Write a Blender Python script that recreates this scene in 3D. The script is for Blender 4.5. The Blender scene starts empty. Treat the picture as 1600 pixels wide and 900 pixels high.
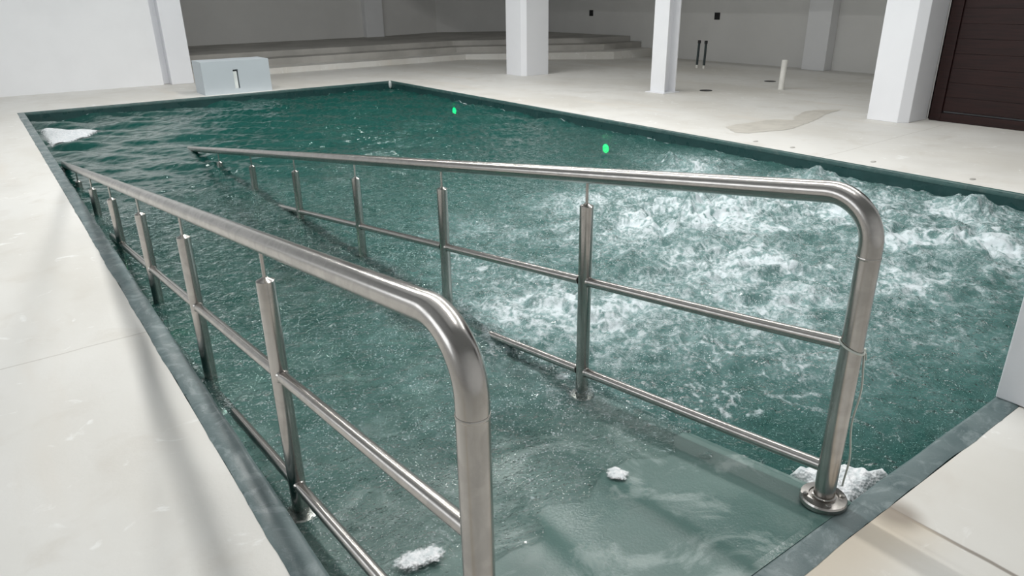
import bpy, bmesh, math, random
import numpy as np
from mathutils import Vector, Matrix

random.seed(7)
rng = np.random.default_rng(11)
S = bpy.context.scene
COL = S.collection

# ------------------------------------------------------------------ camera, world, light, exposure
cam_d = bpy.data.cameras.new('camera')
cam = bpy.data.objects.new('camera', cam_d)
COL.objects.link(cam)
FPX, PITCH, ROLL, YAW = 1112.28, math.radians(22.4586), math.radians(-0.8518), math.radians(35.8456)
cam_d.sensor_fit = 'HORIZONTAL'
cam_d.sensor_width = 36.0
cam_d.lens = FPX / 1600.0 * 36.0
cam_d.clip_start = 0.05
cam_d.clip_end = 200
fw = Vector((math.sin(YAW) * math.cos(PITCH), math.cos(YAW) * math.cos(PITCH), -math.sin(PITCH)))
rt = Vector((math.cos(YAW), -math.sin(YAW), 0))
up = rt.cross(fw)
r2 = rt * math.cos(ROLL) + up * math.sin(ROLL)
u2 = -rt * math.sin(ROLL) + up * math.cos(ROLL)
cam.matrix_world = Matrix(((r2.x, u2.x, -fw.x, 0), (r2.y, u2.y, -fw.y, 0), (r2.z, u2.z, -fw.z, 1.5), (0, 0, 0, 1)))
S.camera = cam

S.view_settings.view_transform = 'Standard'
S.view_settings.look = 'None'
S.view_settings.gamma = 1.0
S.view_settings.use_curve_mapping = False
S.view_settings.exposure = -0.33
S.cycles.use_denoising = True
S.cycles.max_bounces = 10
S.cycles.diffuse_bounces = 5
S.cycles.glossy_bounces = 4
S.cycles.transparent_max_bounces = 16
S.cycles.caustics_reflective = False
S.cycles.caustics_refractive = False

W = bpy.data.worlds.new('world')
S.world = W
W.use_nodes = True
W.node_tree.nodes['Background'].inputs['Color'].default_value = (0.86, 0.92, 1.0, 1)
W.node_tree.nodes['Background'].inputs['Strength'].default_value = 0.25


def area_light(name, loc, sx, sy, power, color=(1, 1, 1)):
    d = bpy.data.lights.new(name, 'AREA')
    d.shape = 'RECTANGLE'
    d.size = sx
    d.size_y = sy
    d.energy = power
    d.color = color
    o = bpy.data.objects.new(name, d)
    o.location = loc
    COL.objects.link(o)
    return o


area_light('overhead_fill', (2.6, 6.6, 4.85), 7.0, 13.0, 110, (0.95, 0.98, 1.0))  # added soft overhead fill, unseen, standing in for ceiling bounce
for lx, lw in ((1.95, 330), (5.1, 430)):
    area_light('linear_lamp_light', (lx, 6.4, 4.42), 0.085, 11.5, lw, (1.0, 0.99, 0.96))
# side fill light, placed behind an added, unseen window in the left wall
wl = area_light('side_fill', (-5.05, 7.0, 2.5), 1.9, 12.0, 210, (0.93, 0.97, 1.0))
wl.rotation_euler = (0, math.radians(-90), 0)

# ------------------------------------------------------------------ materials
MATS = {}


class NT:
    def __init__(self, name):
        self.m = bpy.data.materials.new(name)
        self.m.use_nodes = True
        self.t = self.m.node_tree
        self.t.nodes.clear()
        self.out = self.t.nodes.new('ShaderNodeOutputMaterial')

    def n(self, kind, **kw):
        nd = self.t.nodes.new('ShaderNode' + kind)
        ins = kw.pop('ins', {})
        for k, v in kw.items():
            setattr(nd, k, v)
        for k, v in ins.items():
            if isinstance(v, bpy.types.NodeSocket):
                self.t.links.new(v, nd.inputs[k])
            else:
                nd.inputs[k].default_value = v
        return nd

    def math(self, op, a, b=0.0, c=0.0, clamp=False):
        nd = self.t.nodes.new('ShaderNodeMath')
        nd.operation = op
        nd.use_clamp = clamp
        for i, v in enumerate((a, b, c)):
            if isinstance(v, bpy.types.NodeSocket):
                self.t.links.new(v, nd.inputs[i])
            else:
                nd.inputs[i].default_value = v
        return nd.outputs[0]

    def mixc(self, f, a, b):
        nd = self.t.nodes.new('ShaderNodeMix')
        nd.data_type = 'RGBA'
        for i, v in ((0, f), (6, a), (7, b)):
            if isinstance(v, bpy.types.NodeSocket):
                self.t.links.new(v, nd.inputs[i])
            else:
                nd.inputs[i].default_value = v if not isinstance(v, tuple) or len(v) == 4 else (*v, 1)
        return nd.outputs[2]

    def smooth(self, v, lo, hi, a=0.0, b=1.0):
        nd = self.t.nodes.new('ShaderNodeMapRange')
        nd.interpolation_type = 'SMOOTHSTEP'
        self.t.links.new(v, nd.inputs[0])
        for i, x in enumerate((lo, hi, a, b)):
            nd.inputs[i + 1].default_value = x
        return nd.outputs[0]

    def pos(self):
        return self.n('NewGeometry').outputs['Position']

    def noise(self, scale, detail=3.0, rough=0.55, vec=None, dist=0.0):
        nd = self.n('TexNoise', ins={'Scale': scale, 'Detail': detail, 'Roughness': rough, 'Distortion': dist})
        self.t.links.new(vec if vec is not None else self.pos(), nd.inputs['Vector'])
        return nd.outputs['Fac']

    def mapping(self, sc=(1, 1, 1), rot=(0, 0, 0)):
        nd = self.n('Mapping', ins={'Scale': sc, 'Rotation': rot})
        self.t.links.new(self.pos(), nd.inputs['Vector'])
        return nd.outputs[0]

    def surf(self, col, rough=0.6, metal=0.0, bump=None, bstr=0.2, bdist=0.01, spec=0.5, **extra):
        p = self.n('BsdfPrincipled')
        for k, v in {'Base Color': col, 'Roughness': rough, 'Metallic': metal, 'Specular IOR Level': spec, **extra}.items():
            if isinstance(v, bpy.types.NodeSocket):
                self.t.links.new(v, p.inputs[k])
            else:
                p.inputs[k].default_value = (*v, 1) if isinstance(v, tuple) and len(v) == 3 else v
        if bump is not None:
            b = self.n('Bump', ins={'Strength': bstr, 'Distance': bdist, 'Height': bump})
            self.t.links.new(b.outputs[0], p.inputs['Normal'])
        self.t.links.new(p.outputs[0], self.out.inputs['Surface'])
        return p


def mat_plaster(name, col, var=0.05, rough=0.75):
    t = NT(name)
    a = t.noise(1.3, 4)
    c2 = tuple(x * (1 - var * 2) for x in col)
    c = t.mixc(t.smooth(a, 0.35, 0.7), col, c2)
    b = t.noise(55, 4)
    t.surf(c, rough, bump=b, bstr=0.12, bdist=0.004, spec=0.3)
    return t.m


def mat_concrete():
    t = NT('white_screed')
    p = t.pos()
    sep = t.n('SeparateXYZ', ins={0: p})
    x, y = sep.outputs[0], sep.outputs[1]
    base = t.mixc(t.smooth(t.noise(0.7, 5, vec=t.mapping((1.0, 0.45, 1))), 0.38, 0.68), (0.74, 0.73, 0.70), (0.65, 0.63, 0.585))
    base = t.mixc(t.smooth(t.noise(3.2, 5, dist=0.6), 0.52, 0.74, 0, 0.55), base, (0.62, 0.59, 0.54))
    base = t.mixc(t.smooth(t.noise(5.5, 6, dist=1.4), 0.62, 0.72, 0, 0.7), base, (0.85, 0.85, 0.83))
    base = t.mixc(t.smooth(t.noise(1.1, 4, vec=t.mapping((1.7, 0.3, 1), (0, 0, 0.9))), 0.58, 0.72, 0, 0.55), base, (0.68, 0.635, 0.57))
    wob = t.math('MULTIPLY', t.math('SUBTRACT', t.noise(1.7, 4), 0.5), 0.10)
    # thin construction joints across the deck and at the near corner
    j1 = t.math('ABSOLUTE', t.math('SUBTRACT', t.math('ADD', y, t.math('MULTIPLY', wob, 0.6)), t.math('ADD', t.math('MULTIPLY', x, 0.03), 3.58)))
    f1 = t.smooth(j1, 0.0015, 0.008, 0.42, 0.0)
    j2 = t.math('ABSOLUTE', t.math('SUBTRACT', t.math('ADD', x, t.math('MULTIPLY', wob, 0.35)), 1.995))
    near = t.smooth(y, 0.78, 0.80, 1, 0)
    f2 = t.math('MULTIPLY', t.smooth(j2, 0.003, 0.011, 0.85, 0.0), near)
    base = t.mixc(f1, base, (0.36, 0.33, 0.29))
    base = t.mixc(f2, base, (0.22, 0.19, 0.16))
    # damp tan edge of the slab left of the near joint
    d3 = t.math('MULTIPLY', near, t.math('MULTIPLY', t.smooth(x, 1.99, 2.0, 1, 0), t.smooth(t.math('ADD', y, t.math('MULTIPLY', wob, 2.2)), 0.52, 0.74)))
    base = t.mixc(t.math('MULTIPLY', d3, 0.75), base, (0.58, 0.50, 0.39))
    dx = t.math('SUBTRACT', x, 1.985)
    dy = t.math('SUBTRACT', y, 0.735)
    rr = t.math('SQRT', t.math('ADD', t.math('MULTIPLY', dx, dx), t.math('MULTIPLY', dy, dy)))
    base = t.mixc(t.smooth(t.math('ADD', rr, wob), 0.03, 0.11, 0.8, 0), base, (0.27, 0.23, 0.19))
    bm = t.math('ADD', t.noise(40, 5), t.math('MULTIPLY', t.noise(6, 4), 1.2))
    rg = t.smooth(t.noise(2.2, 4), 0.3, 0.7, 0.5, 0.72)
    t.surf(base, rg, bump=bm, bstr=0.22, bdist=0.004, spec=0.35)
    return t.m


def mat_paint(name, c1, c2, scuff, rough=(0.25, 0.5), sc=6.0, scf=0.5):
    t = NT(name)
    c = t.mixc(t.smooth(t.noise(sc, 5, dist=0.5), 0.35, 0.68), c1, c2)
    c = t.mixc(t.smooth(t.noise(sc * 1.1, 7, 0.68, dist=1.8), 0.50, 0.64, 0, scf), c, scuff)
    c = t.mixc(t.smooth(t.noise(260, 2), 0.6, 0.75, 0, 0.35), c, tuple(min(1, x * 1.9) for x in c1))
    rg = t.smooth(t.noise(sc * 0.8, 4), 0.35, 0.65, rough[0], rough[1])
    b = t.math('ADD', t.noise(120, 4), t.noise(18, 4))
    t.surf(c, rg, bump=b, bstr=0.25, bdist=0.003)
    return t.m


def mat_steel():
    t = NT('brushed_steel')
    tc = t.n('TexCoord').outputs['Object']
    mp = t.n('Mapping', ins={'Scale': (1, 1, 1)})
    t.t.links.new(tc, mp.inputs[0])
    a = t.noise(14, 5, 0.6, dist=0.8)
    fine = t.noise(420, 2)
    c = t.mixc(t.smooth(a, 0.35, 0.7), (0.51, 0.485, 0.46), (0.43, 0.41, 0.39))
    rg = t.math('ADD', t.smooth(a, 0.3, 0.7, 0.19, 0.27), 0.0)
    t.surf(c, rg, 1.0, Anisotropic=0.45)
    return t.m


def mat_plain(name, col, rough=0.5, metal=0.0, var=0.12, sc=8):
    t = NT(name)
    c = t.mixc(t.smooth(t.noise(sc, 4), 0.35, 0.7), col, tuple(x * (1 - var) for x in col))
    t.surf(c, rough, metal, bump=t.noise(sc * 9, 3), bstr=0.08, bdist=0.002)
    return t.m


def mat_wood():
    t = NT('dark_brown_wood')
    p = t.mapping((1, 1.2, 26))
    g = t.noise(2.0, 6, 0.6, vec=p, dist=0.4)
    c = t.mixc(t.smooth(g, 0.35, 0.7), (0.021, 0.006, 0.005), (0.012, 0.004, 0.0038))
    t.surf(c, t.smooth(g, 0.3, 0.7, 0.42, 0.55), bump=g, bstr=0.1, bdist=0.002, spec=0.3)
    return t.m


def mat_emit(name, col, s):
    t = NT(name)
    e = t.n('Emission', ins={'Color': (*col, 1), 'Strength': s})
    t.t.links.new(e.outputs[0], t.out.inputs['Surface'])
    return t.m


def mat_foam():
    t = NT('white_foam')
    v = t.n('TexVoronoi', ins={'Scale': 90.0})
    t.t.links.new(t.pos(), v.inputs['Vector'])
    n = t.noise(45, 4)
    c = t.mixc(t.smooth(n, 0.35, 0.65), (0.86, 0.87, 0.89), (0.62, 0.67, 0.69))
    h = t.math('ADD', v.outputs['Distance'], n)
    pr = t.surf(c, 0.45, bump=h, bstr=0.6, bdist=0.006)
    # ragged, thinning edge: bubbles give way to open water
    at = t.n('Attribute', attribute_name='edge').outputs['Fac']
    a = t.smooth(t.math('ADD', at, t.math('MULTIPLY', t.math('SUBTRACT', t.noise(60, 5, 0.7), 0.5), 0.9)), 0.25, 0.55)
    t.t.links.new(a, pr.inputs['Alpha'])
    return t.m


def mat_water():
    t = NT('pool_water')
    rip = t.math('ADD', t.math('MULTIPLY', t.noise(24, 1.5, 0.5, dist=0.5), 1.0), t.math('MULTIPLY', t.noise(70, 1, 0.5, dist=0.3), 0.45))
    rp = t.n('Attribute', attribute_name='ripple').outputs['Fac']
    b = t.n('Bump', ins={'Strength': 1.0, 'Distance': 0.03, 'Height': t.math('MULTIPLY', rip, rp)})
    nrm = b.outputs[0]
    # Schlick reflectance, the same from above and from below the surface
    dt = t.n('VectorMath', operation='DOT_PRODUCT', ins={0: t.n('NewGeometry').outputs['Incoming'], 1: nrm})
    inv = t.math('SUBTRACT', 1.0, t.math('ABSOLUTE', dt.outputs['Value']), clamp=True)
    fr = t.math('ADD', 0.021, t.math('MULTIPLY', t.math('POWER', inv, 5.0), 0.95))
    gl = t.n('BsdfGlossy', ins={'Color': (1, 1, 1, 1), 'Roughness': 0.035, 'Normal': nrm})
    tr = t.n('BsdfTransparent', ins={'Color': (0.97, 0.985, 0.98, 1)})
    rf = t.n('BsdfRefraction', ins={'Color': (0.97, 0.985, 0.98, 1), 'Roughness': 0.0, 'IOR': 1.2, 'Normal': nrm})
    below = t.n('MixShader', ins={0: 0.05, 1: tr.outputs[0], 2: rf.outputs[0]})
    # fine suspended bubbles make the churned water milky
    milk = t.n('Attribute', attribute_name='milk').outputs['Fac']
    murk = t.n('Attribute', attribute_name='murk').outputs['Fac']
    cloud = t.math('MULTIPLY', milk, t.smooth(t.noise(9, 5, 0.65, dist=1.0), 0.25, 0.75, 0.45, 1.0))
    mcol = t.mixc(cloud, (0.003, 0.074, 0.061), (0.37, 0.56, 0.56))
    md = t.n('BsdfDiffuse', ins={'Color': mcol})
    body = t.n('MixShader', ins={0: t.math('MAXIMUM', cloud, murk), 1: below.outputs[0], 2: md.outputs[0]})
    ws = t.n('MixShader', ins={0: fr, 1: body.outputs[0], 2: gl.outputs[0]})
    # foam lace and loose bubbles; the white dots also paint glints on the surface
    fo = t.n('Attribute', attribute_name='foam').outputs['Fac']
    br = t.math('ADD', t.math('MULTIPLY', t.math('SUBTRACT', t.noise(30, 6, 0.72, dist=1.2), 0.5), 1.15), t.math('MULTIPLY', t.math('SUBTRACT', t.noise(140, 3, 0.6), 0.5), 0.7))
    fm = t.smooth(t.math('ADD', fo, t.math('MULTIPLY', br, t.smooth(fo, 0.0, 0.25, 0.0, 1.0))), 0.12, 0.95, 0.0, 0.80)
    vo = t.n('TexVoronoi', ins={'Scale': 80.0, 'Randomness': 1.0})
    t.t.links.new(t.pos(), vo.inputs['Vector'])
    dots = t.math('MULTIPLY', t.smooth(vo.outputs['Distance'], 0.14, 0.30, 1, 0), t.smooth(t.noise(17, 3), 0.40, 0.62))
    bub_glint = t.n('Attribute', attribute_name='bubble_glints').outputs['Fac']
    fm = t.math('MAXIMUM', fm, t.math('MULTIPLY', t.math('MULTIPLY', dots, bub_glint), 0.8))
    fb = t.n('Bump', ins={'Strength': 0.6, 'Distance': 0.006, 'Height': br})
    fd = t.n('BsdfPrincipled', ins={'Base Color': (0.73, 0.79, 0.83, 1), 'Roughness': 0.4, 'Normal': fb.outputs[0]})
    fin = t.n('MixShader', ins={0: fm, 1: ws.outputs[0], 2: fd.outputs[0]})
    t.t.links.new(fin.outputs[0], t.out.inputs['Surface'])
    va = t.n('VolumeAbsorption', ins={'Color': (0.06, 0.80, 0.70, 1), 'Density': 0.95})
    t.t.links.new(va.outputs[0], t.out.inputs['Volume'])
    return t.m


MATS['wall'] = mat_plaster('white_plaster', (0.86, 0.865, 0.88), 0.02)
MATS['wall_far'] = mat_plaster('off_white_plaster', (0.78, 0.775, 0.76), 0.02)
MATS['ceiling'] = mat_plaster('grey_ceiling_paint', (0.42, 0.43, 0.44), 0.03)
MATS['column'] = mat_plaster('white_column_paint', (0.80, 0.81, 0.84), 0.02, 0.6)
MATS['deck'] = mat_concrete()
MATS['step'] = mat_plaster('bare_grey_screed', (0.50, 0.485, 0.455), 0.12)
MATS['coping'] = mat_paint('green_grey_coping_paint', (0.135, 0.180, 0.184), (0.092, 0.135, 0.140), (0.24, 0.29, 0.295), scf=0.7)
MATS['coping_dark'] = mat_paint('dark_green_coping_paint', (0.030, 0.085, 0.080), (0.022, 0.066, 0.064), (0.11, 0.15, 0.14), (0.3, 0.5), 7, 0.35)
MATS['ramp'] = mat_paint('green_ramp_paint', (0.092, 0.165, 0.150), (0.070, 0.135, 0.122), (0.23, 0.30, 0.285), (0.16, 0.42), 2.2, 0.9)
MATS['basin'] = mat_paint('dark_green_pool_paint', (0.015, 0.058, 0.057), (0.012, 0.048, 0.048), (0.022, 0.068, 0.066), (0.25, 0.4))
MATS['steel'] = mat_steel()
MATS['water'] = mat_water()
MATS['foam'] = mat_foam()
MATS['wood'] = mat_wood()
MATS['black'] = mat_plain('black_plastic', (0.012, 0.012, 0.013), 0.5)
MATS['darkpipe'] = mat_plain('dark_green_pipe', (0.018, 0.032, 0.034), 0.45)
MATS['pvc'] = mat_plain('white_pvc', (0.72, 0.71, 0.67), 0.45)
MATS['cord'] = mat_plain('white_cord', (0.70, 0.74, 0.68), 0.8)
MATS['block'] = mat_plaster('shade_grey_render', (0.53, 0.58, 0.615), 0.02)  # white block; its front shade is put into this even grey
MATS['stain'] = mat_plain('tan_damp_screed', (0.64, 0.61, 0.55), 0.5, 0, 0.15, 5)
MATS['filler'] = mat_plain('white_filler', (0.6, 0.64, 0.63), 0.6)
MATS['green'] = mat_emit('green_lamp_glow', (0.0, 1.0, 0.22), 12)
MATS['lamp'] = mat_emit('lamp_diffuser', (1.0, 0.99, 0.96), 6.0)
MATS['insert'] = mat_plain('white_acrylic', (0.85, 0.88, 0.86), 0.3)


# ------------------------------------------------------------------ mesh helpers
class MB:
    def __init__(self):
        self.v, self.f, self.s = [], [], []

    def add(self, vs, fs, smooth=False):
        o = len(self.v)
        self.v += [tuple(p) for p in vs]
        self.f += [tuple(i + o for i in f) for f in fs]
        self.s += [smooth] * len(fs)
        return self

    def box(self, x0, x1, y0, y1, z0, z1):
        v = [(x, y, z) for z in (z0, z1) for y in (y0, y1) for x in (x0, x1)]
        return self.add(v, [(0, 2, 3, 1), (4, 5, 7, 6), (0, 1, 5, 4), (2, 6, 7, 3), (0, 4, 6, 2), (1, 3, 7, 5)])

    def prism(self, poly, z0, z1):
        """poly counter-clockwise; z0, z1 numbers or functions of (x, y)"""
        n = len(poly)
        fz = lambda z, p: z(*p) if callable(z) else z
        v = [(*p, fz(z0, p)) for p in poly] + [(*p, fz(z1, p)) for p in poly]
        f = [tuple(range(n - 1, -1, -1)), tuple(range(n, 2 * n))]
        f += [(i, (i + 1) % n, n + (i + 1) % n, n + i) for i in range(n)]
        return self.add(v, f)

    def tube(self, path, r, seg=20, caps=True):
        P = [Vector(p) for p in path]
        n = len(P)
        rs = r if isinstance(r, (list, tuple)) else [r] * n
        T = []
        for i in range(n):
            a = P[max(0, i - 1)]
            b = P[min(n - 1, i + 1)]
            T.append((b - a).normalized())
        ref = Vector((1, 0, 0)) if abs(T[0].x) < 0.9 else Vector((0, 0, 1))
        u = (ref - T[0] * ref.dot(T[0])).normalized()
        vs = []
        for i in range(n):
            u = (u - T[i] * u.dot(T[i])).normalized()
            w = T[i].cross(u)
            for k in range(seg):
                a = 2 * math.pi * k / seg
                vs.append(P[i] + (u * math.cos(a) + w * math.sin(a)) * rs[i])
        fs = [(i * seg + k, i * seg + (k + 1) % seg, (i + 1) * seg + (k + 1) % seg, (i + 1) * seg + k) for i in range(n - 1) for k in range(seg)]
        self.add(vs, fs, True)
        if caps:
            self.add(vs[:seg], [tuple(range(seg - 1, -1, -1))])
            self.add(vs[-seg:], [tuple(range(seg))])
        return self

    def lathe(self, prof, c=(0, 0, 0), seg=32, smooth=False):
        n = len(prof)
        vs = [(c[0] + r * math.cos(2 * math.pi * k / seg), c[1] + r * math.sin(2 * math.pi * k / seg), c[2] + z) for r, z in prof for k in range(seg)]
        fs = [(i * seg + k, i * seg + (k + 1) % seg, (i + 1) * seg + (k + 1) % seg, (i + 1) * seg + k) for i in range(n - 1) for k in range(seg)]
        self.add(vs, fs, smooth)
        self.add(vs[:seg], [tuple(range(seg - 1, -1, -1))])
        self.add(vs[-seg:], [tuple(range(seg))])
        return self

    def build(self, name, mat, parent=None, bevel=0.0, loc=None, autosmooth=True):
        me = bpy.data.meshes.new(name)
        vs = self.v
        if loc is not None:
            vs = [(x - loc[0], y - loc[1], z - loc[2]) for x, y, z in vs]
        me.from_pydata(vs, [], self.f)
        me.update()
        me.polygons.foreach_set('use_smooth', self.s)
        me.materials.append(MATS[mat])
        bm = bmesh.new()
        bm.from_mesh(me)
        bmesh.ops.recalc_face_normals(bm, faces=bm.faces)
        bm.to_mesh(me)
        bm.free()
        o = bpy.data.objects.new(name, me)
        COL.objects.link(o)
        if loc is not None:
            o.location = loc
        if parent is not None:
            o.parent = parent
        if bevel:
            b = o.modifiers.new('bevel', 'BEVEL')
            b.width = bevel
            b.segments = 3
            b.limit_method = 'ANGLE'
        return o


def tag(o, label=None, cat=None, group=None, kind=None):
    for k, v in (('label', label), ('category', cat), ('group', group), ('kind', kind)):
        if v:
            o[k] = v
    return o


def empty(name, loc, label, cat, group=None):
    o = bpy.data.objects.new(name, None)
    o.empty_display_size = 0.1
    o.location = loc
    COL.objects.link(o)
    return tag(o, label, cat, group)


def struct(o, label=None, cat=None):
    return tag(o, label, cat, None, 'structure')


# ------------------------------------------------------------------ pool dimensions (metres)
XL0, XL1 = 0.39, 0.48          # left coping outer / inner
XR0, XR1 = 6.41, 6.375          # right coping outer / inner
YN0, YN1 = 0.765, 0.855        # near coping
YF0, YF1 = 12.70, 12.665        # far coping
ZW = -0.13                     # water level
XRAMP = 1.95
RS = 0.14                      # ramp slope


def zramp(y):
    return -max(0.0, y - 0.87) * RS


# ------------------------------------------------------------------ room shell
fl = MB()
X0, X1, Y0, Y1 = -5.0, 14.0, -3.0, 21.0
for a in ((X0, XL0, Y0, Y1), (XR0, X1, Y0, Y1), (XL0, XR0, Y0, YN0), (XL0, XR0, YF0, Y1)):
    fl.box(*a, -0.25, 0)
struct(fl.build('floor', 'deck'), 'white concrete deck around the green pool', 'floor')

CZ = 4.6
struct(MB().box(X0 - .2, 2.88, 15.12, 15.4, 0, CZ).build('wall_back', 'wall'), 'bright white plaster wall behind the far pool end', 'wall')
struct(MB().box(2.84, 3.02, 15.24, 15.4, 0, CZ).box(3.0, 3.4, 15.0, 15.4, 0, CZ).build('trim_1', 'column', bevel=0.01), 'white corner pier at the end of the back wall', 'pier')
struct(MB().box(3.2, 3.4, 15.4, 20.6, 0, CZ).build('wall_alcove', 'wall'), None, 'wall')
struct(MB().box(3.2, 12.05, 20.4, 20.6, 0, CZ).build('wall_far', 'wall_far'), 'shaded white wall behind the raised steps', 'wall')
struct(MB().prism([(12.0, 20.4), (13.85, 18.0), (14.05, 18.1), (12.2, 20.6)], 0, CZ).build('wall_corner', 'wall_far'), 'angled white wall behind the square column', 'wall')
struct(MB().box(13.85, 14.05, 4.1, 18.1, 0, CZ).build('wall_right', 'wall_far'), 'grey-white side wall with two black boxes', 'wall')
struct(MB().box(9.4, 14.0, 4.1, 4.3, 0, CZ).build('wall_return', 'wall_far'), None, 'wall')
struct(MB().box(9.4, 9.6, -3.2, 1.7, 0, CZ).box(9.4, 9.6, 1.7, 4.2, 2.6, CZ).build('wall_side', 'wall'), None, 'wall')
struct(MB().box(X0 - .2, X0, -3.2, 0.9, 0, CZ).box(X0 - .2, X0, 13.1, 15.4, 0, CZ).box(X0 - .2, X0, .9, 13.1, 0, 1.5).box(X0 - .2, X0, .9, 13.1, 3.5, CZ).build('wall_left', 'wall'), None, 'wall')
wf = MB()
for k in range(7):
    wf.box(X0 - .12, X0 - .06, .9 + k * 2.02, .96 + k * 2.02, 1.5, 3.5)
wf.box(X0 - .12, X0 - .06, .9, 13.1, 1.5, 1.56).box(X0 - .12, X0 - .06, .9, 13.1, 3.44, 3.5)
struct(wf.build('added_window_1', 'column'), None, 'added_window')  # unseen window frame added around the side fill light
struct(MB().box(X0 - .2, 9.6, -3.2, -3.0, 0, CZ).build('wall_front', 'wall'), None, 'wall')
for i, (x, y0, y1) in enumerate([(9.5, 20.18, 20.4)]):
    struct(MB().box(9.52, 10.08, y0, y1, 0.3, CZ).build('trim_2', 'wall', bevel=0.01), 'white pilaster on the far wall above the steps', 'pilaster')
struct(MB().box(13.6, 13.85, 8.2, 8.7, 0, CZ).build('trim_3', 'wall', bevel=0.01), 'white pilaster on the side wall behind the white pipe stub', 'pilaster')
# ceiling opening for the added overhead fill, unseen soffit lowered to shade the alcove
ce = MB()
for a in ((X0, -1.2, Y0, 15.2), (6.4, 8.9, Y0, 15.2), (-1.2, 6.4, Y0, -0.2), (-1.2, 6.4, 13.2, 15.2)):
    ce.box(*a, CZ, CZ + 0.2)
ce.box(X0, X1, Y0, 21, 5.0, 5.1)
struct(ce.build('ceiling', 'ceiling'), None, 'ceiling')
sf = MB().box(8.9, 14.0, 4.2, 20.6, 2.5, 2.7)
sf.box(8.7, 8.95, 4.2, 15.4, 2.5, CZ + .2).box(9.4, 9.6, -3, 4.2, 2.5, CZ + .2)
struct(sf.build('shading_soffit', 'wall'), None, 'ceiling')

# raised steps in the alcove: three tiers with a straight run, a diagonal run and a short return
def rise(a, b):
    return lambda x, y: a + (b - a) * min(1, max(0, (x - 9.5) / 4.35))


tiers = [
    (0.0, [(3.41, 15.62), (10.0, 15.66), (12.62, 13.12), (13.84, 13.06)], rise(.115, .20), 'deck', 'broad white lowest tier'),
    (0.0, [(3.41, 16.33), (10.1, 16.25), (12.75, 13.62), (13.84, 13.42)], rise(.25, .34), 'step', 'bare grey middle tier'),
    (0.0, [(3.41, 16.95), (10.3, 16.75), (12.85, 14.25), (13.84, 13.82)], rise(.37, .46), 'step', 'bare grey top tier'),
]
st = empty('step_platform', (10.0, 15.7, 0), 'three low curved steps to a bare grey platform in the shaded alcove', 'steps')
for k, (zb, front, zt, mt, lb) in enumerate(tiers):
    poly = front + [(13.84, 17.99), (11.99, 20.39), (3.41, 20.39)]
    t_ = MB()
    # fan the tier into convex pieces so the top stays clean
    n = len(poly)
    f = front
    zb_ = 0.001 * (k + 1)
    back = [(3.41, 20.39), (10.15, 20.39), (11.99, 20.39), (13.84, 17.99)]
    for i in range(3):
        quad = [f[i], f[i + 1], back[i + 1] if i < 2 else back[3], back[i] if i < 2 else back[2]]
        t_.prism(quad, zb_, zt)
    o = t_.build('tier', mt, st, loc=None)
    o.location = (-10.0, -15.7, 0)
    o['label'] = lb

# ------------------------------------------------------------------ pool shell
ba = MB()
ZB = -1.45
ba.box(XL0 - .15, XL1, YN0 - .1, YF0 + .1, ZB, -0.012).box(XR1, XR0 + .15, YN0 - .1, YF0 + .1, ZB, -0.012)
ba.box(XL1, XR1, YN0 - .2, YN1, ZB, -0.012).box(XL1, XR1, YF1, YF0 + .15, ZB, -0.012)
ba.box(XL0 - .15, XR0 + .15, YN0 - .2, YF0 + .1, ZB - .15, ZB)
# keep the shell below the deck slab outside the opening
b_ = MB()
for (x0, x1, y0, y1) in ((XL0, XL1, YN0, YF0), (XR1, XR0, YN0, YF0), (XL1, XR1, YN0, YN1), (XL1, XR1, YF1, YF0)):
    b_.box(x0, x1, y0, y1, ZB, -0.012)
b_.box(XL0, XR0, YN0, YF0, ZB - .15, ZB)
struct(b_.build('pool_wall', 'basin'), 'dark green painted pool walls around the water', 'pool')


def coping_strip(name, p0, p1, inward, w, jag, label, zt=0.004, mat='coping'):
    """painted edge strip from p0 to p1 with a rounded inner arris and a ragged outer paint line"""
    p0, p1 = Vector((*p0, 0)), Vector((*p1, 0))
    d = (p1 - p0)
    L = d.length
    d.normalize()
    n_ = Vector((*inward, 0))
    N = max(20, int(L / 0.03))
    prof = [(0.0, zt - .003), (0.012, zt), (w - .016, zt), (w - .006, zt - .004), (w + .001, zt - .014), (w + .002, -0.04)]
    vs = []
    ph = 0.0
    for i in range(N + 1):
        ph = 0.8 * ph + random.uniform(-1, 1) * jag
        for j, (u, z) in enumerate(prof):
            uu = u + (ph if j == 0 else (ph if j == 1 else 0))
            if j >= 2:
                uu += 0.0012 * math.sin(i * 0.37 + 1.3 * math.sin(i * .11))
            p = p0 + d * (L * i / N) + n_ * uu
            vs.append((p.x, p.y, z))
    M = len(prof)
    fs = [(i * M + j, i * M + j + 1, (i + 1) * M + j + 1, (i + 1) * M + j) for i in range(N) for j in range(M - 1)]
    m = MB().add(vs, fs, True)
    return struct(m.build(name, mat), label, 'coping')


coping_strip('coping_left', (XL0, YN0 - .0), (XL0, YF0), (1, 0), XL1 - XL0, 0.0022, 'long green-grey painted pool edge beside the bare white deck')
coping_strip('coping_near', (XL1, YN0), (XR0, YN0), (0, 1), YN1 - YN0, 0.0022, 'green-grey painted pool edge at the head of the ramp')
coping_strip('coping_right', (XR0, YF0), (XR0, YN0), (-1, 0), XR0 - XR1, 0.001, 'narrow green pool edge along the wide pale floor', mat='coping_dark')
coping_strip('coping_far', (XL0, YF0), (XR0, YF0), (0, -1), YF0 - YF1, 0.001, 'narrow green pool edge in front of the slotted white block', mat='coping_dark')

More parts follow.
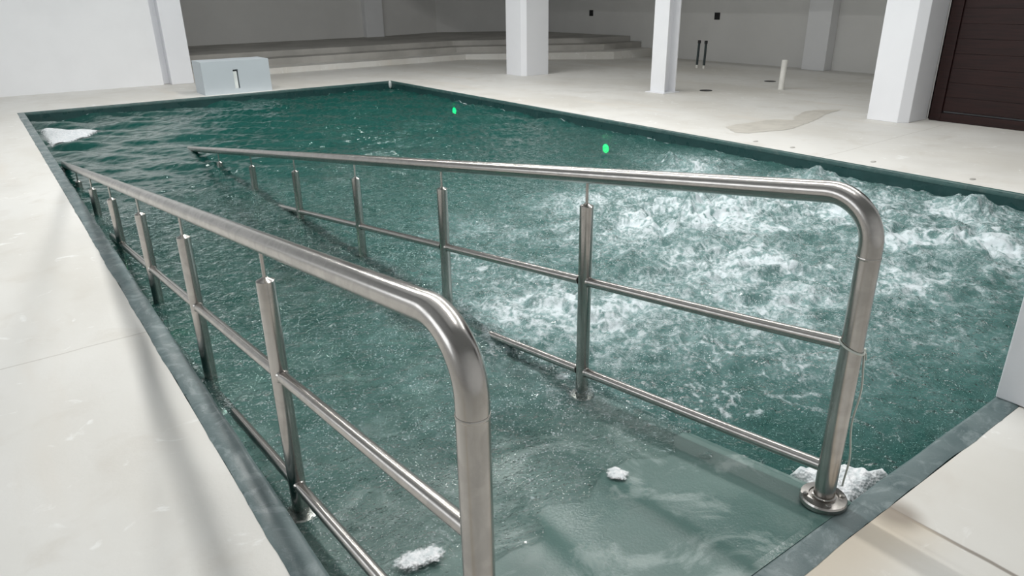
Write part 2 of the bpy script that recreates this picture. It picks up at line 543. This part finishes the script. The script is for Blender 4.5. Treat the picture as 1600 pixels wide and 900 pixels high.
# sloping ramp with a bull-nosed free edge
rm = MB()
ys = [YN1 - 0.01] + [0.87 + i * 0.1 for i in range(91)]
prof = [(XL1 - .001, 0.0), (XRAMP - .05, 0.0), (XRAMP - .028, -.004), (XRAMP - .012, -.014), (XRAMP - .002, -.03), (XRAMP, -.05)]
vs, fs = [], []
for y in ys:
    for x, dz in prof:
        vs.append((x, y, zramp(y) + dz + 0.004))
    vs.append((XRAMP, y, ZB + .002))
    vs.append((XL1 - .001, y, ZB + .002))
M = len(prof) + 2
fs = [(i * M + j, i * M + (j + 1) % M, (i + 1) * M + (j + 1) % M, (i + 1) * M + j) for i in range(len(ys) - 1) for j in range(M)]
fs += [tuple(range(M)), tuple((len(ys) - 1) * M + j for j in range(M - 1, -1, -1))]
rm.add(vs, fs)
struct(rm.build('pool_ramp', 'ramp'), 'wet grey-green ramp sloping into the water between the two handrails', 'ramp')

# ------------------------------------------------------------------ columns, door
tag(MB().prism([(8.70, 11.63), (8.78, 11.55), (9.32, 11.55), (9.32, 12.12), (8.70, 12.12)], 0, 2.495).build('column', 'column', bevel=0.006),
    'thick square white column in front of the grey steps', 'column', None, 'thing')
tag(MB().prism([(8.84, 4.28), (8.94, 4.19), (9.36, 4.19), (9.36, 4.66), (8.84, 4.66)], 0, 2.495).build('column', 'column', bevel=0.006),
    'wide white column with a chamfered corner beside the dark brown door', 'column', None, 'thing')
tag(MB().box(2.955, 3.5, 0.36, 0.85, 0.0045, CZ).build('column', 'column', bevel=0.006),
    'white column standing on the near green pool edge', 'column', None, 'thing')
hc = empty('steel_column', (8.92, 8.12, 0), 'slender white steel H-section column on a small base plate', 'column')
MB().box(-.13, -.112, -.15, .15, .014, 2.495).build('flange', 'column', hc)
MB().box(.112, .13, -.15, .15, .014, 2.495).build('flange', 'column', hc)
MB().box(-.112, .112, -.008, .008, .014, 2.495).build('web', 'column', hc)
MB().box(-.19, .19, -.20, .20, 0, .014).build('base_plate', 'column', hc, bevel=0.003)

dr = MB().box(9.36, 9.40, 1.82, 4.02, 0.12, 2.4)
for k in range(14):  # shallow horizontal boards
    dr.box(9.352, 9.362, 1.83, 4.01, 0.125 + k * 0.1645, 0.125 + k * 0.1645 + 0.1625)
dr = struct(dr.build('door_1', 'wood', bevel=0.003), 'dark brown horizontal-boarded wooden door beside the chamfered column', 'door')
MB().box(9.335, 9.40, 4.02, 4.15, 0.004, 2.55).box(9.335, 9.40, 1.70, 1.82, 0.004, 2.55).box(9.335, 9.40, 1.82, 4.02, 2.4, 2.55).build('door_frame', 'wood', dr, bevel=0.004)
MB().box(9.33, 9.40, 1.82, 4.02, 0.004, 0.10).build('bottom_rail', 'wood', dr, bevel=0.006)
MB().box(9.40, 9.42, 4.15, 4.19, 0.004, 2.6).build('jamb_seal', 'black', dr)

# ------------------------------------------------------------------ slotted block
bk = empty('slotted_block', (3.6, 13.1, 0), 'low white rendered block, toned grey for front shade, with a narrow upright slot at the pool edge', 'block')
bb = MB()
bx0, bx1, by0, by1, bh = -.55, .57, -.26, .30, .53
sx0, sx1, sz0, sz1 = -.05, .035, .075, .385
bb.box(bx0, sx0, by0, by1, 0, bh).box(sx1, bx1, by0, by1, 0, bh).box(sx0, sx1, by0, by1, 0, sz0).box(sx0, sx1, by0, by1, sz1, bh).box(sx0, sx1, by0 + .14, by1, sz0, sz1)
bb.build('body', 'block', bk)
MB().box(sx0 + .001, sx1 - .022, by0 + .02, by0 + .139, sz0 + .001, sz1 - .03).build('slot_lining', 'insert', bk)

# ------------------------------------------------------------------ handrails
RT, RP, RM_ = 0.0315, 0.028, 0.0195
TOP0, TSL = 1.123, 0.1395          # top rail centre line z = TOP0 - TSL*y
YP = 0.905                          # near end post
POSTS = [2.05, 3.185, 4.29, 5.44, 6.58, 7.72]


def ztop(y):
    return TOP0 - TSL * y


def handrail(x, label):
    root = empty('handrail', (x, YP, 0), label, 'handrail', 'steel handrails of the ramp')
    Lc = lambda pts: [(0, y - YP, z) for y, z in pts]
    # top rail with its bend
    sl = math.atan(TSL)
    R_ = 0.125
    # arc centre: distance R_ from the post line and from the sloping line
    cy = YP + R_
    cz = ztop(cy) - R_ / math.cos(sl)
    a0, a1 = math.pi, math.pi / 2 - sl
    arc = []
    for i in range(17):
        a = a0 + (a1 - a0) * i / 16
        arc.append((cy + R_ * math.cos(a), cz + R_ * math.sin(a)))
    pts = [(YP, cz - 0.03)] + arc
    yend = 9.0
    y_ = arc[-1][0]
    for i in range(1, 31):
        yy = y_ + (yend - y_) * i / 30
        pts.append((yy, ztop(yy)))
    MB().tube(Lc(pts), RT, 28).build('top_rail', 'steel', root)
    zj = cz - 0.03
    MB().tube(Lc([(YP, 0.012), (YP, zj * .5), (YP, zj - .002)]), RT, 28).build('end_post', 'steel', root)
    MB().lathe([(RT + .0006, zj - .004), (RT + .0012, zj - .002), (RT + .0012, zj + .001), (RT + .0006, zj + .003)], seg=28).build('weld_bead', 'steel', root)
    fl_ = MB().lathe([(.071, .004), (.071, .018), (.068, .024), (.045, .026), (.043, .021), (.036, .021), (RT + .004, .028), (RT, .030)], seg=40).build('base_flange', 'steel', root)
    for k in range(4):
        a = math.pi / 4 + k * math.pi / 2
        MB().lathe([(.0085, .024), (.0085, .029), (.006, .031)], (.055 * math.cos(a), .055 * math.sin(a), 0), 6).build('bolt', 'steel', fl_)
    for y in POSTS:
        zt = ztop(y) - 0.122
        zb = zramp(y) + 0.006
        if zt - zb < .1:
            zt = zb + .1
        p = MB().lathe([(RP, zb), (RP, zt - .002), (RP - .002, zt), (.017, zt + .003), (.009, zt + .010), (.0085, zt + .010)], (0, y - YP, 0), 26)
        p.s = [True] * len(p.s)
        p = p.build('post', 'steel', root)
        e = p.modifiers.new('edges', 'EDGE_SPLIT')
        e.split_angle = math.radians(35)
        MB().tube([(0, y - YP, zt + .006), (0, y - YP, ztop(y) - RT + .004)], .0062, 12).build('support_pin', 'steel', p)
        MB().lathe([(.058, zb - .008), (.058, zb + .006), (.052, zb + .010), (RP, zb + .012)], (0, y - YP, 0), 28).build('base_flange', 'steel', p)
    ye = POSTS[-1]
    for nm, off in (('middle_rail', 0.447), ('lower_rail', 0.872)):
        mr = [(YP + .02, ztop(YP + .02) - off + .003)] + [(YP + (ye - YP) * i / 20, ztop(YP + (ye - YP) * i / 20) - off) for i in range(1, 21)]
        m_ = MB().tube(Lc(mr), RM_, 20)
        for y in POSTS[:-1]:
            for s in (-1, 1):
                m_.tube(Lc([(y + s * (RP - .003), ztop(y) - off - s * TSL * RP), (y + s * (RP + .006), ztop(y) - off - s * TSL * (RP + .006))]), [RM_ + .004, RM_ + .0005], 20, False)
        m_.build(nm, 'steel', root)
    return root


handrail(0.565, 'brushed steel handrail along the long pool edge, between ramp and bare white deck')
handrail(1.855, 'brushed steel handrail on the open ramp side, white cord tied to its end post')

# cord tied round the end post of the far handrail
cd = MB()
cx, cyy, cz_ = 1.855, YP, 0.55
ring = []
for i in range(41):
    a = 2 * math.pi * i / 40
    px, py = math.cos(a), math.sin(a)
    ring.append((cx + (RT + .003) * px, cyy + (RT + .003) * py, cz_ + 0.012 * (-px * .55 + py * .83) * 1.2))
cd.tube(ring, .0034, 8)
kx, ky, kz = cx + .028, cyy - .021, cz_ - .012
cd.add(*[[(kx + dx * .008, ky + dy * .008, kz + dz * .007) for dx, dy, dz in ((1, 0, 0), (-1, 0, 0), (0, 1, 0), (0, -1, 0), (0, 0, 1), (0, 0, -1))],
         [(0, 2, 4), (2, 1, 4), (1, 3, 4), (3, 0, 4), (2, 0, 5), (1, 2, 5), (3, 1, 5), (0, 3, 5)]], True)
hang = []
for i in range(31):
    q = i / 30
    hang.append((kx + .012 + .035 * q + .004 * math.sin(q * 9), ky - .002 + .004 * math.sin(q * 13 + 1) + 0.004 * q, kz - q * (kz - 0.035)))
cd.tube(hang, .0032, 8)
cd.tube([(kx, ky, kz), (kx + .008, ky - .006, kz - .012), (kx + .006, ky - .010, kz - .03)], .0023, 8)
tag(cd.build('cord', 'cord'), 'thin white cord knotted round the steel end post and hanging to the ramp', 'cord')

# ------------------------------------------------------------------ water
wx0, wx1, wy0, wy1 = XL1 - .015, XR1 + .015, YN1 - .015, YF1 + .015
DX = 0.0165
nx, ny = int((wx1 - wx0) / DX) + 1, int((wy1 - wy0) / DX) + 1
gx = np.linspace(wx0, wx1, nx)
gy = np.linspace(wy0, wy1, ny)
GX, GY = np.meshgrid(gx, gy)


def spec(lmin, lmax, power=1.0, direction=None, spread=2.0):
    """band-limited random field, unit variance"""
    PY, PX = 2 ** int(math.ceil(math.log2(ny + 64))), 2 ** int(math.ceil(math.log2(nx + 64)))
    kx_ = np.fft.fftfreq(PX, DX)[None, :]
    ky_ = np.fft.fftfreq(PY, DX)[:, None]
    k = np.hypot(kx_, ky_) + 1e-9
    lam = 1 / k
    amp = np.where((lam >= lmin) & (lam <= lmax), k ** (-power), 0.0)
    if direction is not None:
        c = np.abs((kx_ * math.cos(direction) + ky_ * math.sin(direction)) / k)
        amp = amp * (c ** spread + .02)
    z = np.fft.ifft2(np.fft.fft2(rng.standard_normal((PY, PX))) * amp).real[:ny, :nx]
    return z / z.std()


def warp(f, ax, ay):
    ix = np.clip((GX - wx0 + ax) / DX, 0, nx - 1.001)
    iy = np.clip((GY - wy0 + ay) / DX, 0, ny - 1.001)
    i0, j0 = ix.astype(int), iy.astype(int)
    fx, fy = ix - i0, iy - j0
    return (f[j0, i0] * (1 - fx) * (1 - fy) + f[j0, i0 + 1] * fx * (1 - fy) + f[j0 + 1, i0] * (1 - fx) * fy + f[j0 + 1, i0 + 1] * fx * fy)


def gau(x, y, sx, sy=None):
    sy = sy or sx
    return np.exp(-((GX - x) / sx) ** 2 - ((GY - y) / sy) ** 2)


def sstep(v, a, b):
    t_ = np.clip((v - a) / (b - a), 0, 1)
    return t_ * t_ * (3 - 2 * t_)


# how hard the jets churn the surface
churn = np.zeros_like(GX)
for (x, y, s, a) in ((4.15, 3.6, .75, 1.0), (4.9, 3.3, .8, 1.0), (3.7, 2.6, .6, .95), (2.5, 2.7, .6, .85), (5.2, 2.0, .55, 1.0), (4.3, 1.95, .5, .8),
                     (5.7, 4.6, .4, .75), (2.9, 4.2, .4, .5), (6.0, 3.5, .35, .8), (3.3, 1.95, .45, .65), (2.6, 2.6, .4, .45), (2.9, 2.6, .5, .8), (3.4, 2.2, .5, .8), (2.45, 3.6, .4, .45), (3.0, 1.7, .4, .5), (3.7, 1.6, .4, .55), (5.6, 2.8, .5, .9), (5.95, 2.3, .4, .95)):
    churn = np.maximum(churn, a * gau(x, y, s * 1.6))
calm = sstep(GY, 5.5, 9.5)
d_view = math.atan2(0.81, 0.59)
swell = spec(.4, 1.2, 1.1, d_view, 4.0) * .013 + spec(.16, .4, 1.0, d_view + .3, 2.0) * .0045 * (1 - .5 * calm)
chop = spec(.07, .25, 1.0) * .0042
turb = warp(spec(.12, .7, 1.3), spec(.3, .8) * .08, spec(.3, .8) * .08)
H = swell * (.4 + 1.0 * calm) + chop * (.8 - .45 * calm + 1.2 * calm * sstep(GX, 2.0, 4.5)) + turb * .015 * churn + spec(.05, .15, .6) * .0022 * np.clip(churn + .35 - .3 * calm, 0, 1)
for (x, y, s, a) in ((5.64, 4.80, .24, .10), (6.1, 2.3, .17, .13), (6.08, 3.55, .16, .11), (5.2, 2.9, .22, .06), (3.9, 3.2, .3, .05), (4.6, 3.7, .3, .05), (5.3, 1.9, .3, .07), (4.9, 2.35, .14, .07)):
    H += a * gau(x, y, s) * (1 + .2 * turb)
shallow = sstep(GY, 1.4, 2.6)
onramp = sstep(XRAMP - GX, -.1, .1)
H *= 1 - onramp * (1 - shallow) * .65
edge = np.minimum(np.minimum(GX - XL1, XR1 - GX), np.minimum(GY - YN1, YF1 - GY))
H = np.minimum(H, 0.13)
# thin swash running up the ramp past the still waterline
film = np.where((GX < XRAMP - .01) & (GY > 1.42 + .05 * spec(.2, .8) + .10 * (GX - 1.2)), -np.maximum(0, GY - .87) * RS + .011 - ZW + .0015 * spec(.05, .2), -9)
H = np.maximum(H, film)
# lacy foam, stretched and folded by the current
w1, w2 = spec(.25, .9, 1.2) * .11, spec(.25, .9, 1.2) * .11
w3, w4 = spec(.08, .25, 1.0) * .03, spec(.08, .25, 1.0) * .03
n1 = warp(spec(.2, .8, 1.1), w1 * 1.4 + w3, w2 * 1.4 + w4)
n2 = warp(spec(.09, .32, .9), w1 * 1.3 + w3, w2 * 1.3 + w4)
n3 = warp(spec(.3, 1.2, 1.2), w1, w2)
n4 = warp(spec(.045, .13, .7), w3 * 1.3, w4 * 1.3)
lace = np.maximum(np.maximum(np.exp(-(n1 / .24) ** 2), .8 * np.exp(-(n2 / .26) ** 2)), .6 * np.exp(-(n4 / .3) ** 2))
dens = churn * (.88 + .16 * n3)
foam = np.clip(dens * (.24 + .72 * lace) + np.clip(dens - .62, 0, 1) * (.45 + .4 * n2), 0, 1.05)
# faint drifting streaks over the rest of the churned half and along the ramp
drift = (1 - sstep(GY, 3.2, 6.0)) * sstep(n3 + .6, 0, 1.2) * np.maximum(np.exp(-(n1 / .22) ** 2), .7 * np.exp(-(n2 / .22) ** 2) * sstep(n1, -.2, 1))
deep = sstep(GX, XRAMP - .1, XRAMP + .25)
foam = np.maximum(foam, drift * (.24 + .42 * deep) * sstep(GY, 1.0, 1.5))
foam = np.maximum(foam, .8 * np.exp(-(edge / .02) ** 2) * sstep(n1, .1, 1.0) * .8)
foam = np.maximum(foam, .34 * sstep(churn, .12, .55) * (.55 + .45 * n2) * (.7 + .3 * n1))
foam = np.where((GX < XRAMP) & (GY < 1.45), foam * .35, foam)
milk = np.clip(.85 * np.clip(churn, 0, 1) + .06 * (1 - sstep(GY, 5.0, 9.0)) + .26 * onramp * (1 - sstep(GY, 2.6, 5.5)) + .03, 0, .9) * (.8 + .2 * np.clip(n3, -1, 1))
ripple = np.clip(1.0 - .92 * sstep(GY, 4.2, 8.0) + .25 * calm * sstep(GX, 2.2, 4.5), .07, 1.2) * np.clip(1 + .3 * n3 + .15 * n1, .55, 1.35)
depth = np.where(GX < XRAMP, np.clip((GY - .87) * RS + ZW, 0, 1.3), 1.3)
depth = depth * onramp + 1.3 * (1 - onramp)
milk = milk * (1 - onramp * (1 - sstep(depth, -.02, .07)) * .85)
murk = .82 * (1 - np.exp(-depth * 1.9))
bubble_glints = np.clip(.25 + .9 * churn + .75 * gau(1.4, 2.6, 1.5, 1.4) + .5 * gau(3.2, 5.5, 2.4, 2.2) - .2 * calm, 0, 1)  # density of white dots, for bubbles and painted glints
bubble_glints = np.where(GY < 1.6, bubble_glints * sstep(GY, 1.3, 1.7), bubble_glints)

vs = np.stack([GX, GY, ZW + H], -1).reshape(-1, 3)
idx = np.arange(nx * ny).reshape(ny, nx)
quads = np.stack([idx[:-1, :-1], idx[:-1, 1:], idx[1:, 1:], idx[1:, :-1]], -1).reshape(-1, 4)
# skirt and underside close the body so the water has depth
border = np.concatenate([idx[0, :], idx[1:, -1], idx[-1, -2::-1], idx[-2:0:-1, 0]])
nb = len(border)
bv = vs[border].copy()
bv[:, 2] = ZB - .06
allv = np.concatenate([vs, bv])
o0 = nx * ny
side = np.stack([border, np.arange(nb) + o0, (np.arange(nb) + 1) % nb + o0, np.roll(border, -1)], -1)
me = bpy.data.meshes.new('pool_water')
faces = quads.tolist() + side.tolist() + [list(range(o0 + nb - 1, o0 - 1, -1))]
me.from_pydata(allv.tolist(), [], faces)
me.polygons.foreach_set('use_smooth', [True] * len(quads) + [False] * (len(faces) - len(quads)))
for nm, arr in (('foam', foam), ('milk', milk), ('bubble_glints', bubble_glints), ('murk', murk), ('ripple', ripple)):
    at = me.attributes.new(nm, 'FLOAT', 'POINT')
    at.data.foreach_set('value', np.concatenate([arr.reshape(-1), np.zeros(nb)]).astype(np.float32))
me.materials.append(MATS['water'])
me.update()
wo = bpy.data.objects.new('pool_water', me)
COL.objects.link(wo)
tag(wo, 'rippling dark teal pool water with churning white jets', 'water', None, 'stuff')


# ------------------------------------------------------------------ floating foam rafts
def foam_patch(name, outline, h, label, step=0.012, zbase=None, soft=0.05, lump=1.0):
    P = np.array(outline)
    x0, y0 = P.min(0) - .01
    x1, y1 = P.max(0) + .01
    n_, m_ = int((x1 - x0) / step) + 2, int((y1 - y0) / step) + 2
    ax, ay = np.meshgrid(np.linspace(x0, x1, n_), np.linspace(y0, y1, m_))
    ins = np.zeros(ax.shape, bool)
    dist = np.full(ax.shape, 9.0)
    for i in range(len(P)):
        a, b = P[i], P[(i + 1) % len(P)]
        cond = ((a[1] > ay) != (b[1] > ay)) & (ax < (b[0] - a[0]) * (ay - a[1]) / (b[1] - a[1] + 1e-12) + a[0])
        ins ^= cond
        t_ = np.clip(((ax - a[0]) * (b[0] - a[0]) + (ay - a[1]) * (b[1] - a[1])) / ((b - a) @ (b - a)), 0, 1)
        dist = np.minimum(dist, np.hypot(ax - a[0] - t_ * (b[0] - a[0]), ay - a[1] - t_ * (b[1] - a[1])))
    e = np.where(ins, np.clip(dist / soft, 0, 1), 0)
    ph = rng.uniform(0, 6, 8)
    lum = sum(np.sin(ax * f_ + ph[i] + 2 * np.sin(ay * f_ * .7 + ph[i + 4])) for i, f_ in enumerate((23, 41, 77, 130))) / 4
    zw = zbase if zbase is not None else ZW
    ix = np.clip(((ax - wx0) / DX).astype(int), 0, nx - 1)
    iy = np.clip(((ay - wy0) / DX).astype(int), 0, ny - 1)
    base = np.maximum(ZW + H[iy, ix] + .002, np.vectorize(zramp)(ay) * 1.0 + np.where(ax < XRAMP - .03, .004, -9)) if zbase is None else np.full(ax.shape, zw)
    zz = base + .002 + h * (1 - (1 - e) ** 2) * (1 + .3 * lump * lum)
    me = bpy.data.meshes.new(name)
    id_ = np.arange(n_ * m_).reshape(m_, n_)
    keep = (e[:-1, :-1] + e[:-1, 1:] + e[1:, 1:] + e[1:, :-1]) > 0
    q = np.stack([id_[:-1, :-1], id_[:-1, 1:], id_[1:, 1:], id_[1:, :-1]], -1)[keep]
    used = np.unique(q)
    remap = -np.ones(n_ * m_, int)
    remap[used] = np.arange(len(used))
    co = np.stack([ax, ay, zz], -1).reshape(-1, 3)[used]
    me.from_pydata(co.tolist(), [], remap[q].tolist())
    me.polygons.foreach_set('use_smooth', [True] * len(q))
    at = me.attributes.new('edge', 'FLOAT', 'POINT')
    at.data.foreach_set('value', e.reshape(-1)[used].astype(np.float32))
    me.materials.append(MATS['foam'])
    o = bpy.data.objects.new(name, me)
    COL.objects.link(o)
    return tag(o, label, 'foam', None, 'stuff')


foam_patch('foam_raft', [(.485, 11.5), (.75, 11.65), (1.05, 11.62), (1.4, 11.2), (1.2, 10.8), (1.05, 10.6), (.85, 10.4), (.6, 10.1), (.485, 10.1)], .010,
           'flat white foam raft floating in the pool corner farthest down the bare deck', .02, soft=.22)
foam_patch('foam_raft', [(1.962, .86), (2.26, .86), (2.30, .93), (2.22, .965), (2.16, 1.06), (2.05, 1.13), (1.962, 1.12)], .085,
           'thick white foam heaped between the ramp head and the pool edge, behind the flanged post', .008, soft=.06, lump=.6)
foam_patch('foam_raft', [(1.50, 1.40), (1.56, 1.44), (1.55, 1.52), (1.49, 1.53), (1.45, 1.48), (1.46, 1.43)], .014,
           'small white foam blob stranded on the wet ramp between the handrails', .006, soft=.05)
foam_patch('foam_raft', [(.66, 1.48), (.80, 1.45), (.86, 1.50), (.83, 1.58), (.72, 1.62), (.64, 1.57)], .012,
           'frothy white foam patch on the ramp beside the lower rail of the nearer handrail', .007, soft=.085)

# ------------------------------------------------------------------ underwater lamps
def pool_light(loc, side, label):
    e = empty('pool_light', loc, label, 'pool light', 'green underwater lamps on the pool wall')
    rot = Matrix.Rotation(math.pi / 2 * side, 4, 'Y')
    for nm, prof, mt in (('bezel', [(.105, 0), (.105, .012), (.09, .022), (.082, .016)], 'steel'), ('lens', [(.080, .004), (.080, .016), (.06, .026), (.03, .031), (.004, .032)], 'green')):
        o = MB().lathe(prof, seg=28, smooth=True).build(nm, mt, e)
        o.matrix_basis = rot @ Matrix.Scale(.72, 4)
    return e


pool_light((XR1 - .001, 10.38, -.30), -1, 'glowing green underwater lamp near the far end of the pool')
pool_light((XR1 - .001, 6.70, -.36), -1, 'glowing green underwater lamp just beyond the white churning jets')
pool_light((XL1 + .001, 4.75, -.45), 1, 'green underwater lamp glowing below the water beside the long handrail')

# filler marks in the pool corners
fp = MB().lathe([(.002, -.075), (.022, -.06), (.030, -.02), (.030, .03), (.022, .06), (.002, .07)], (0, 0, 0), 16, True).build('filler_patch', 'filler')
fp.location = (XR1 - .022, YF1 - .022, -.06)
tag(fp, 'pale vertical filler smear in the far pool corner', 'filler patch')

# ------------------------------------------------------------------ fittings on the pale floor
pv = MB()
pv.lathe([(.047, 0), (.047, .46), (.041, .46), (.041, .30)], (0, 0, 0), 28, True)
pv = pv.build('pipe_stub', 'pvc', bevel=0)
pv.location = (10.55, 7.06, 0)
pv.rotation_euler = (0, .03, 0)
tag(pv, 'short upright white plastic pipe stub on the pale floor', 'pipe')
for k, (x, y, lb) in enumerate(((12.38, 10.36, 'thin dark upright pipe on the pale floor, nearer the slender steel column of the pair'),
                                (12.36, 10.16, 'thin dark upright pipe on the pale floor, nearer the white pipe stub of the pair'))):
    e = empty('conduit_pipe', (x, y, 0), lb, 'pipe', 'pair of thin dark pipes')
    MB().tube([(0, 0, .06), (.01, 0, .3), (.02 - .01 * k, 0, .53)], .024, 14).build('pipe', 'darkpipe', e)
    MB().lathe([(.032, .49), (.032, .545), (.028, .55)], (.02 - .01 * k, 0, 0), 14).build('cap', 'black', e)
    MB().lathe([(.026, 0), (.026, .062), (.024, .062)], (0, 0, 0), 14).build('sleeve', 'pvc', e)
for x, y, lb in ((9.57, 7.78, 'dark open floor drain nearest the slender steel column'), (11.39, 7.86, 'dark open floor drain behind the white pipe stub')):
    e = empty('floor_drain', (x, y, 0), lb, 'drain', 'floor drains')
    MB().lathe([(.10, .0), (.10, .004), (.092, .006), (.09, .004)], seg=28).build('rim', 'black', e)
    o = MB().lathe([(.089, .0), (.089, .003), (.05, .002)], seg=28).build('drain_hole', 'black', e)
for x, y, lb in ((6.61, 4.65, 'small dark plug in the pale floor beside the tan stain'), (6.62, 4.21, 'small dark plug in the pale floor between the tan stain and the floor joint'),
                 (6.61, 3.35, 'small dark plug in the pale floor just past the floor joint'), (6.60, 2.48, 'small dark plug in the pale floor, opposite the tallest white splash')):
    o = MB().lathe([(.020, 0), (.028, .002), (.026, .005), (.012, .006)], seg=18).build('floor_plug', 'step')
    o.location = (x, y, 0)
    o.scale = (1.25, .75, 1)
    tag(o, lb, 'plug', 'plugs in the pale floor')
o = foam_out = None
for y, z, lb in ((15.33, .99, 'square black wall box above the grey steps'), (11.12, .97, 'square black wall box above the pair of thin dark pipes')):
    e = empty('wall_box', (13.85, y, z), lb, 'wall box', 'black wall boxes')
    MB().box(-.012, 0, -.075, .075, -.075, .075).build('housing', 'black', e, bevel=.004)
    MB().box(-.016, -.011, -.05, .05, -.05, .05).build('cover', 'black', e, bevel=.002)
# tan stain on the floor
sp = [(6.93, 5.0), (6.88, 5.12), (6.98, 5.27), (7.1, 5.42), (7.3, 5.44), (7.55, 5.42), (7.85, 5.40), (8.0, 5.36), (8.12, 5.20), (8.3, 5.33), (8.5, 5.38), (8.7, 5.46), (9.0, 5.48), (9.28, 5.28),
      (9.0, 5.22), (8.72, 5.16), (8.45, 5.06), (8.15, 4.98), (7.9, 4.93), (7.6, 4.86), (7.4, 4.87), (7.2, 4.93), (7.05, 4.97)]
sm = []
for i in range(len(sp)):
    p0, p1, p2, p3 = (Vector((*sp[(i + k) % len(sp)], 0)) for k in (-1, 0, 1, 2))
    for j in range(5):
        t_ = j / 5
        q = .5 * ((2 * p1) + (-p0 + p2) * t_ + (2 * p0 - 5 * p1 + 4 * p2 - p3) * t_ ** 2 + (-p0 + 3 * p1 - 3 * p2 + p3) * t_ ** 3)
        sm.append((q.x + random.uniform(-.012, .012), q.y + random.uniform(-.012, .012)))
me = bpy.data.meshes.new('floor_stain')
bm = bmesh.new()
vv = [bm.verts.new((x, y, .0025)) for x, y in sm]
fc = bm.faces.new(vv)
bmesh.ops.triangulate(bm, faces=[fc])
bm.to_mesh(me)
bm.free()
me.materials.append(MATS['stain'])
o = bpy.data.objects.new('floor_stain', me)
COL.objects.link(o)
tag(o, 'irregular tan damp stain on the pale floor before the chamfered column', 'stain', None, 'stuff')

# linear ceiling lamps (housings above the two light strips)
for lx, lb in ((1.95, 'long linear ceiling lamp over the ramp side of the pool'), (5.1, 'long linear ceiling lamp over the jets side of the pool')):
    e = empty('linear_lamp', (lx, 6.4, 4.43), lb, 'lamp', 'linear ceiling lamps')
    MB().box(-.08, .08, -5.8, 5.8, .0, .07).build('housing', 'column', e)
    for yy in (-4, 0, 4):
        MB().tube([(0, yy, .07), (0, yy, .57)], .006, 8).build('hanger', 'steel', e)
